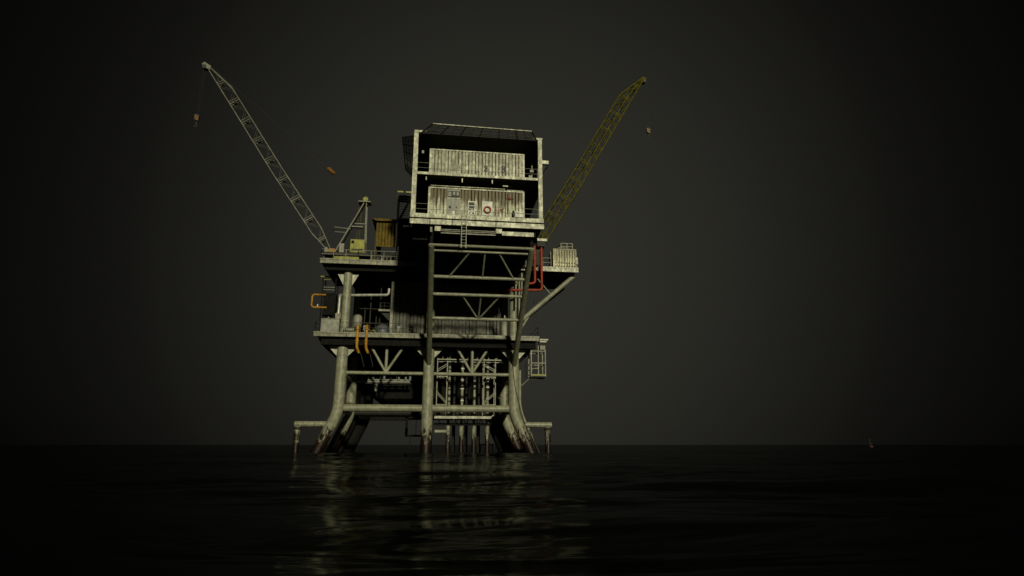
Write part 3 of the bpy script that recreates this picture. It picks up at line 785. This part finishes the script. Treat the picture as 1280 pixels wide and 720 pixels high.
# pipe rack under the left bay
t = thing('pipe_rack', 'dim rack of grey pipes hanging under the left bay of the deck', 'pipe rack', (-5.4, 71, 7.8))
b = MB()
for y, z, r in ((70.8, 8.1, .13), (71.1, 8.35, .1)): b.tube([(-7.9, y, z), (-3.0, y, z)], r, 10)
b.build('pipe', 'grey', t)
b = MB().box(-8.1, -2.8, 70.7, 71.5, 7.85, 7.95)
for x in (-7.9, -6.3, -4.6, -3.0): b.bar((x, 71.2, 7.9), (x, 71.2, 11.3), .08)
b.build('tray', 'girder', t)
for x in (-7.4, -6.5, -6.1, -5.3, -4.4, -3.6, -3.1): MB().box(x, x + .22, 70.6, 70.8, 8.25, 8.55 + random.random() * .25).build('valve_block', 'blue_grey', t)
MB().tube([(-6.9, 70.8, 7.85), (-6.9, 70.8, 7.0)], .16, 10).build('drop_pipe', 'grey', t)
t = MB().tube([(-2.9, 72.4, 6.3), (-3.2, 72.4, 6.0), (-5.6, 72.4, 6.05), (-6.0, 72.4, 6.3)], .06, 8, bend=.2)
for x in (-5.4, -4.6, -3.6): t.torus((x, 72.4, 6.05), .24, .05)
tag(t.build('hose_loop', 'black'), 'black looped hose hanging under the left bay above the main beam', 'hose')
# valve stand at the right back leg
t = MB().box(6.9, 7.9, 72.6, 73.4, 6.7, 6.86).tube([(7.3, 72.9, 6.86), (7.3, 72.9, 7.5)], .28, 12).bar((7.4, 73, 6.7), (8.3, 74, 6.4), .1)
tag(t.build('valve_stand', 'fascia'), 'small pale stand with a drum beside the right back leg', 'valve stand')
t = MB().box(6.2, 8.2, 82, 82.6, .9, 1.05).bar((6.2, 82, 1.0), (6.0, 82, 1.35), .09).bar((8.0, 82.3, .95), (8.0, 82.3, -1.5), .12).bar((6.4, 82.3, .95), (6.4, 82.3, -1.5), .12)
tag(t.build('landing_stage', 'fascia'), 'low pale landing stage just above the water between right legs', 'landing stage')

# ------------------------------------------------------------------ hanging access cage at the right
t = thing('access_cage', 'pale open steel cage with yellow floor rail hanging under the right deck end', 'access cage', (11.2, 65, 8.2))
b = MB()
for x in (10.55, 12.15):
    for y in (64.4, 66.2): b.bar((x, y, 8.25), (x, y, 11.25), .12)
for z in (9.75, 11.1):
    for y in (64.4, 66.2): b.bar((10.55, y, z), (12.15, y, z), .1)
    for x in (10.55, 12.15): b.bar((x, 64.4, z), (x, 66.2, z), .08)
b.bar((11.35, 64.4, 8.3), (11.35, 64.4, 12.3), .11); b.bar((10.55, 64.4, 9.1), (11.4, 64.4, 9.2), .08)
b.build('frame', 'fascia', t)
MB().bar((10.6, 64.36, 8.42), (12.2, 64.36, 8.42), .1, .16).build('floor_rail', 'yellow', t)
b = MB().box(10.5, 12.2, 64.4, 66.3, 8.18, 8.3).bar((10.2, 66.2, 8.2), (10.2, 66.2, 10.2), .1).bar((10.25, 64.5, 7.95), (11.3, 64.5, 7.95), .12)
b.build('floor', 'girder', t)
MB().box(11.6, 12.15, 64.4, 65.0, 11.28, 11.75).build('winch_box', 'fascia', t)
MB().tube([(9.2, 65, 7.0), (10.5, 65, 8.15)], .06, 8).build('stay', 'fascia', t)
t = MB().box(11.42, 12.35, 63.6, 64.2, 12.2, 12.36).box(11.42, 12.2, 63.65, 64.15, 12.0, 12.12)
tag(t.build('outrigger_shelf', 'module'), 'short pale shelf sticking out of the right end of lower deck', 'shelf')
t = MB()
for x in (11.15, 11.5):
    t.tube([(x, 65.2, 12.4), (x + .02, 65.2, 14.0), (x - .1, 65.2, 17.2)], .025, 6)
for k in range(14): t.bar((11.15 - k * .006, 65.2, 12.7 + k * .32), (11.5 - k * .006, 65.2, 12.7 + k * .32), .03)
tag(t.build('rope_ladder', 'girder'), 'dim rope ladder hanging down to the right end of lower deck', 'rope ladder')

# ================================================================== CRANES
def crane(name, label, foot, tip, yc, depth, width, mat, mirror, mast_top, rung_gap=2.9, detail=True):
    """boom from foot to tip in the X-Z plane at yc; lattice of four chords"""
    F, T = Vector(foot), Vector(tip)
    t = thing(name, label, 'crane', (F.x - (-2.2 if mirror < 0 else 2.2), yc, ZU))
    L = (T - F).length
    ax = (T - F).normalized()
    up_ = Vector((-ax.z, 0, ax.x))
    if up_.z < 0: up_ = -up_
    def prof(s):          # distance between lower and upper chord
        a = min(1, .35 + .65 * s / (L * .09)); b_ = min(1, .12 + .88 * (L - s) / (L * .15))
        return depth * min(a, b_)
    def wid(s):
        return width * min(1, .8 + .2 * s / (L * .12), .45 + .55 * (L - s) / (L * .15))
    def bow(s): return -.38 * min(1, s / (L * .09)) * min(1, (L - s) / (L * .6))
    def P(s, hi, side): return F + ax * s + up_ * (bow(s) + (prof(s) if hi else 0)) + Vector((0, side * wid(s) / 2, 0))
    st = [0, L * .09, L * .4, L * .5, L * .85, L]
    for hi in (0, 1):
        for sd in (-1, 1):
            MB().tube([P(s, hi, sd) for s in st], .06 if detail else .085, 8).build('boom_chord', mat, t)
    if not detail:
        MB().tube([P(s, 0, -1).lerp(P(s, 1, -1), .42) - Vector((0, .08, 0)) for s in st], .075, 8).build('boom_ladder_rail', mat, t)
    lat = MB(); plates = MB(); dia = lat
    n = int(L * .98 / rung_gap)
    s = 1.2
    k = 0
    stations = []
    while s < L - .6:
        stations.append(s); s += rung_gap / 2
    for k, s in enumerate(stations):
        if k % 2 == 0:
            for ds in (0, .28):
                for sd in (-1, 1): lat.bar(P(s + ds, 0, sd), P(s + ds, 1, sd), .045 if detail else .09)
                for hi in (0, 1): lat.bar(P(s + ds, hi, -1), P(s + ds, hi, 1), .045)
            plates.box(*(v for a in zip(P(s - .1, 0, 0) - Vector((.14, .2, .14)) + up_ * prof(s) * .5, P(s - .1, 0, 0) + Vector((.14, .2, .14)) + up_ * prof(s) * .5) for v in a))
            plates.bar(P(s, 0, -1).lerp(P(s, 1, -1), .5), P(s, 0, 1).lerp(P(s, 1, 1), .5), .06)
        if k + 1 < len(stations):
            s2 = stations[k + 1]
            for sd in (-1, 1): dia.bar(P(s, k % 2, sd), P(s2, 1 - k % 2, sd), .011 if detail else .04)
            dia.bar(P(s, 0, -1 if k % 2 else 1), P(s2, 0, 1 if k % 2 else -1), .011 if detail else .04)
    lat.build('boom_lattice', mat, t)
    plates.build('walkway_plate', 'girder', t)
    hd = MB().prism([T + ax * .35 + up_ * .1 + Vector((0, -.3, 0)), T - ax * .5 + up_ * .45 + Vector((0, -.3, 0)), T - ax * .9 + up_ * .1 + Vector((0, -.3, 0)), T - ax * .25 - up_ * .28 + Vector((0, -.3, 0)), T + ax * .3 - up_ * .3 + Vector((0, -.3, 0))], (0, .6, 0))
    h = hd.build('boom_head', mat, t)
    MB().tube([T + Vector((mirror * -.05, -.34, -.28)), T + Vector((mirror * -.05, .34, -.28))], .26, 14).build('sheave', 'rope', h)
    # upper works: turntable, cab, gantry
    sx = mirror                       # direction of the counterweight side along X
    MB().tube([(F.x + sx * 2.2, yc, ZU), (F.x + sx * 2.2, yc, ZU + .55)], 1.35, 24).build('pedestal', 'girder', t)
    MB().box(F.x - sx * .1, F.x + sx * 4.9, yc - 1.1, yc + 1.1, ZU + .56, ZU + .9).build('turntable', 'girder', t)
    for sd in (-1, 1):
        MB().prism([(F.x - sx * .2, yc + sd * width / 2 - .04, ZU + .9), (F.x + sx * .5, yc + sd * width / 2 - .04, ZU + .9), (F.x + sx * .12, yc + sd * width / 2 - .04, F.z + .2), (F.x - sx * .15, yc + sd * width / 2 - .04, F.z + .2)], (0, .08, 0)).build('foot_bracket', mat, t)
    MB().box(F.x + sx * .35, F.x + sx * 1.0, yc - .5, yc + .5, ZU + .9, ZU + 1.5).build('winch', 'ochre', t)
    G = Vector(mast_top)
    for sd in (-1, 1):
        MB().tube([(F.x + sx * .95, yc + sd * .55, ZU + .9), (G.x, yc + sd * .35, G.z)], .085, 10).build('gantry_leg', mat, t)
        MB().tube([(F.x + sx * 4.3, yc + sd * .55, ZU + .9), (G.x + sx * .25, yc + sd * .35, G.z)], .08, 10).build('gantry_leg', mat, t)
    MB().box(G.x - .65, G.x + .75, yc - .6, yc + .6, G.z, G.z + .12).build('gantry_top', mat, t)
    MB().tube([(G.x + .12 * sx, yc - .35, G.z + .45), (G.x + .12 * sx, yc + .35, G.z + .45)], .3, 14).build('gantry_sheave', 'yellow' if detail else mat, t)
    MB().bar((G.x - .1, yc, G.z + .1), (G.x - .1, yc, G.z + .5), .2).build('sheave_bracket', mat, t)
    b = MB()
    if detail:
        b.tube([(F.x + sx * .75, yc - .4, 24.9), (F.x + sx * 2.55, yc - .4, 24.75)], .07, 8)
        b.tube([(F.x + sx * .85, yc - .4, 24.33), (F.x + sx * 2.1, yc - .4, 24.3)], .06, 8)
        b.bar((G.x - .9, yc - .5, G.z - 2.7), (G.x + .5, yc - .5, G.z - 2.7), .09)
    b.box(F.x + sx * 2.6, F.x + sx * 3.9, yc - .2, yc + .2, G.z - 3.0, G.z - 2.85)
    b.build('gantry_strut', mat, t)
    cab = MB().box(F.x + sx * 2.75, F.x + sx * 4.3, yc - 1.05, yc + .6, ZU + .92, ZU + 2.5).build('cab', 'yellow', t)
    MB().box(min(F.x + sx * 2.9, F.x + sx * 4.15), max(F.x + sx * 2.9, F.x + sx * 4.15), yc - 1.062, yc - 1.052, ZU + 1.15, ZU + 1.38).build('cab_grille', 'girder', cab)
    MB().box(F.x + sx * 2.85, F.x + sx * 3.15, yc - 1.07, yc - 1.053, ZU + 2.0, ZU + 2.35).build('cab_window', 'glass', cab)
    MB().box(F.x + sx * 1.55, F.x + sx * 2.05, yc - .9, yc - .5, ZU + .92, ZU + 2.0).build('electric_cabinet', 'grey', t)
    # slim service mast
    m = MB(); mx = F.x + sx * 3.35
    for dx in (-.16, .16): m.bar((mx + dx, yc + .3, ZU + 2.5), (mx + dx, yc + .3, G.z + .6), .045)
    for k in range(12): m.bar((mx - .16, yc + .3, ZU + 2.7 + k * .42), (mx + .16, yc + .3, ZU + 2.9 + k * .42), .03)
    m.build('service_mast', 'boom_yellow', t)
    # luffing ropes with bridle block
    A, B = G + Vector((0, 0, .45)), T - ax * .4 + up_ * .42
    pr = MB()
    for sd in (-.2, .2): pr.tube([A + Vector((0, sd, 0)), B + Vector((0, sd, 0))], .009, 5)
    pr.build('luffing_rope', 'rope', t)
    return t, T, A, B
lcr, LT, LA, LB = crane('pedestal_crane', 'grey lattice boom crane with yellow cab on the left main deck', (-12.75, 65.0, 22.3), (-28.55, 65.0, 44.85), 65.0, 1.2, .5, 'boom_grey', 1, (-8.9, 65.0, 28.1))
q = LA.lerp(LB, .215)
dv = (LB - LA).normalized()
MB().tube([q - dv * .6, q - dv * .4, q + dv * .35, q + dv * .6], [.08, .24, .26, .08], 12).build('bridle_block', 'orange', lcr)
rcr, RT, RA, RB = crane('pedestal_crane', 'dull yellow lattice boom crane rising behind the living block on the right', (10.9, 68.4, 22.4), (27.4, 68.4, 50.2), 68.4, 1.7, 2.2, 'boom_yellow', -1, (7.0, 68.4, 27.6), detail=False)
def hook(T, drop, label):
    x, y, z = T
    z1 = z - drop
    t = thing('hook_block', label, 'crane hook', (x, y, z1 - 1.1), 'hook blocks hanging from the booms')
    rp = MB()
    for d in (-.12, .12): rp.tube([(x + d, y, z - .4), (x + d, y, z1 + .5)], .008, 5)
    rp.build('hoist_rope', 'rope', t)
    sh = MB().prism([(x - .29, y - .14, z1 + .35), (x - .15, y - .14, z1 + .5), (x + .15, y - .14, z1 + .5), (x + .29, y - .14, z1 + .35), (x + .22, y - .14, z1 - .2), (x, y - .14, z1 - .35), (x - .22, y - .14, z1 - .2)], (0, .28, 0)).build('block_cheek', 'mark', t)
    st = MB()
    for k in range(3):
        zz = z1 + .32 - k * .2
        st.prism([(x - .22, y - .146, zz), (x - .22, y - .146, zz + .07), (x + .22, y - .146, zz - .18), (x + .22, y - .146, zz - .25)], (0, .005, 0))
    st.build('warning_stripe', 'ochre', sh)
    MB().tube([(x, y, z1 - .45), (x, y, z1 - .75), (x + .18, y, z1 - .95), (x, y, z1 - 1.15), (x - .2, y, z1 - .95)], .06, 8, bend=.12).build('hook', 'rope', t)
hook(LT + Vector((-.12, 0, 0)), 7.1, 'black and orange hook block hanging from the grey left crane boom')
hook(RT + Vector((.25, 0, 0)), 8.0, 'black and orange striped hook block hanging from the yellow crane boom')

# ================================================================== BUOY far out on the right
t = thing('channel_buoy', 'tiny distant red and white buoy on the horizon far right', 'buoy', (156.6, 200, 0))
MB().tube([(156.6, 200, -.4), (156.6, 200, 0), (156.6, 200, .5), (156.6, 200, .7)], [.6, .9, .9, .5], 14).build('float', 'buoy_red', t)
b = MB()
for a in range(4):
    c, s = math.cos(a * math.pi / 2) * .5, math.sin(a * math.pi / 2) * .5
    b.bar((156.6 + c, 200 + s, .6), (156.6 + c * .3, 200 + s * .3, 2.4), .08)
for z in (1.2, 1.8): b.tube([(156.6, 200, z), (156.6, 200, z + .12)], .42 - (z - 1.2) * .2, 10)
b.build('tower', 'buoy_grey', t)
MB().tube([(156.6, 200, 2.4), (156.6, 200, 3.0)], .22, 10).build('lantern', 'buoy_grey', t)

# ================================================================== SEA
rng = np.random.RandomState(5)
R = np.concatenate([[.4], np.geomspace(1.2, 26000, 330)])
A = np.linspace(0, 2 * np.pi, 420, endpoint=False)
rr, aa = np.meshgrid(R, A, indexing='ij')
x, y = rr * np.sin(aa), rr * np.cos(aa) + 0.0
zw = np.zeros_like(x)
for i in range(46):
    lam = 2.2 * 1.115 ** i * (.9 + .2 * rng.rand())
    if lam > 22: break
    th = rng.normal(rad(12), .3)
    amp = .0075 * lam ** .72
    k = 2 * np.pi / lam
    cell = np.maximum(rr * .015, rr * .0305)         # local grid size: drop waves it cannot carry
    w = np.clip((lam / np.maximum(cell, .02) - 3) / 4, 0, 1)
    zw += amp * w * np.sin(k * (x * math.sin(th) + y * math.cos(th)) + rng.rand() * 6.28)
zw *= np.clip((900 - rr) / 700, 0, 1)
zw += .04
nr, na = rr.shape
vv = np.stack([x, y, zw], -1).reshape(-1, 3)
idx = np.arange(nr * na).reshape(nr, na)
nx = np.roll(idx, -1, 1)
quads = np.stack([idx[:-1], idx[1:], nx[1:], nx[:-1]], -1).reshape(-1, 4)[:, ::-1]
me = bpy.data.meshes.new('water')
faces = quads.tolist() + [idx[0].tolist()[::-1]]
me.from_pydata(vv.tolist(), [], faces)
me.polygons.foreach_set('use_smooth', [True] * len(me.polygons))
me.update()
if me.polygons[10].normal.z < 0:
    me.flip_normals()
sea = bpy.data.objects.new('water', me)
COL.objects.link(sea)
sea['kind'] = 'structure'
m, nt, b = nodes_of('sea_water')
geo = nt.nodes.new('ShaderNodeNewGeometry')
pos = geo.outputs['Position']
def slope(sc, loc, detail, kx, ky):
    n = nt.nodes.new('ShaderNodeTexNoise')
    n.inputs['Scale'].default_value = 1.0
    n.inputs['Detail'].default_value = detail
    n.inputs['Roughness'].default_value = .55
    n.inputs['Distortion'].default_value = .3
    nt.links.new(mapping(nt, pos, sc, loc), n.inputs['Vector'])
    a = nt.nodes.new('ShaderNodeVectorMath'); a.operation = 'SUBTRACT'
    nt.links.new(n.outputs['Color'], a.inputs[0]); a.inputs[1].default_value = (.5, .5, .5)
    m_ = nt.nodes.new('ShaderNodeVectorMath'); m_.operation = 'MULTIPLY'
    nt.links.new(a.outputs[0], m_.inputs[0]); m_.inputs[1].default_value = (kx, ky, 0)
    return m_.outputs[0]
def vadd(a, c):
    n = nt.nodes.new('ShaderNodeVectorMath'); n.operation = 'ADD'
    nt.links.new(a, n.inputs[0]); nt.links.new(c, n.inputs[1])
    return n.outputs[0]
# unresolved ripples: a field of small surface slopes added to the wave normal
tilt = vadd(slope((.10, .42, 1), (0, 0, 0), 3, .08, .60), slope((.6, 2.6, 1), (4, 9, 0), 4, .11, .62))
nn = nt.nodes.new('ShaderNodeVectorMath'); nn.operation = 'NORMALIZE'
nt.links.new(vadd(geo.outputs['Normal'], tilt), nn.inputs[0])
nt.links.new(nn.outputs[0], b.inputs['Normal'])
b.inputs['Base Color'].default_value = (.0016, .002, .0018, 1)
b.inputs['Roughness'].default_value = .10
b.inputs['Specular IOR Level'].default_value = .06
b.inputs['IOR'].default_value = 1.33
df = nt.nodes.new('ShaderNodeBsdfDiffuse')
df.inputs['Color'].default_value = (.0012, .0014, .0013, 1)
ms = nt.nodes.new('ShaderNodeMixShader')
ms.inputs[0].default_value = .52                      # dark diffuse layer mixed in to dim the reflections
nt.links.new(b.outputs[0], ms.inputs[1]); nt.links.new(df.outputs[0], ms.inputs[2])
nt.links.new(ms.outputs[0], nt.nodes['Material Output'].inputs['Surface'])
me.materials.append(m)

# ================================================================== SKY, SUN, CAMERA
SUN_EL, SUN_AZ = rad(18.5), rad(9.5)       # azimuth: from the front, turned to the right of the facade normal
w = bpy.data.worlds.new('World')
scene.world = w
w.use_nodes = True
nt = w.node_tree
for n in list(nt.nodes): nt.nodes.remove(n)
out = nt.nodes.new('ShaderNodeOutputWorld')
bg = nt.nodes.new('ShaderNodeBackground')
sky = nt.nodes.new('ShaderNodeTexSky')
sky.sky_type = 'NISHITA'
sky.sun_disc = False
sky.sun_elevation = SUN_EL
sky.sun_rotation = math.pi - SUN_AZ
sky.air_density = 1.0; sky.dust_density = 3.0
# vignette put into the sky colours: a dim warm-grey brightening low behind the platform, falling away to black
tc = nt.nodes.new('ShaderNodeTexCoord')
vm = nt.nodes.new('ShaderNodeVectorMath'); vm.operation = 'DOT_PRODUCT'
axis = Vector((0.123, 0.947, 0.299)).normalized()
vm.inputs[1].default_value = axis
nrmz = nt.nodes.new('ShaderNodeVectorMath'); nrmz.operation = 'NORMALIZE'
nt.links.new(tc.outputs['Generated'], nrmz.inputs[0])
nt.links.new(nrmz.outputs[0], vm.inputs[0])
ang = math_(nt, 'ARCCOSINE', vm.outputs['Value'])
angd = math_(nt, 'DIVIDE', ang, rad(60))
glow_stops = [(0, .0276), (.19, .0258), (.33, .0185), (.41, .0145), (.525, .0074), (.58, .0052), (.64, .0036), (.75, .0013), (1, .0005)]
glow = ramp(nt, angd, [(p, (v, v * (.98 if v > .01 else .955), v * .79)) for p, v in glow_stops])
for n in nt.nodes:
    if n.bl_idname == 'ShaderNodeValToRGB': n.color_ramp.interpolation = 'B_SPLINE'
hsv = nt.nodes.new('ShaderNodeHueSaturation')
hsv.inputs['Saturation'].default_value = .15
hsv.inputs['Value'].default_value = .0002
nt.links.new(sky.outputs[0], hsv.inputs['Color'])
nt.links.new(mix(nt, 1.0, glow, hsv.outputs[0], 'ADD'), bg.inputs['Color'])
bg.inputs['Strength'].default_value = 1.0
nt.links.new(bg.outputs[0], out.inputs['Surface'])

sl = bpy.data.lights.new('sun', 'SUN')
sl.energy = 3.0
sl.angle = rad(2.8)
sl.color = (1, .96, .70)
so = bpy.data.objects.new('sun', sl)
COL.objects.link(so)
sd = Vector((math.sin(SUN_AZ) * math.cos(SUN_EL), -math.cos(SUN_AZ) * math.cos(SUN_EL), math.sin(SUN_EL)))
so.rotation_euler = sd.to_track_quat('Z', 'Y').to_euler()
so.location = (20, -40, 60)

cam = bpy.data.cameras.new('camera')
co = bpy.data.objects.new('camera', cam)
COL.objects.link(co)
cam.sensor_width = 36
cam.lens = 36 * 730 / 1280
cam.clip_end = 60000
cam.clip_start = .05
co.location = (0, 0, .92)
co.rotation_euler = (rad(90) + math.atan(196 / 730), 0, -math.atan(95 / 730))
scene.camera = co

for o in bpy.data.objects:
    if 'world_base' in o: del o['world_base']
scene.view_settings.view_transform = 'Standard'
scene.view_settings.look = 'None'
scene.view_settings.exposure = 0
scene.view_settings.gamma = 1
scene.view_settings.use_curve_mapping = False
scene.cycles.max_bounces = 6
scene.cycles.use_denoising = True
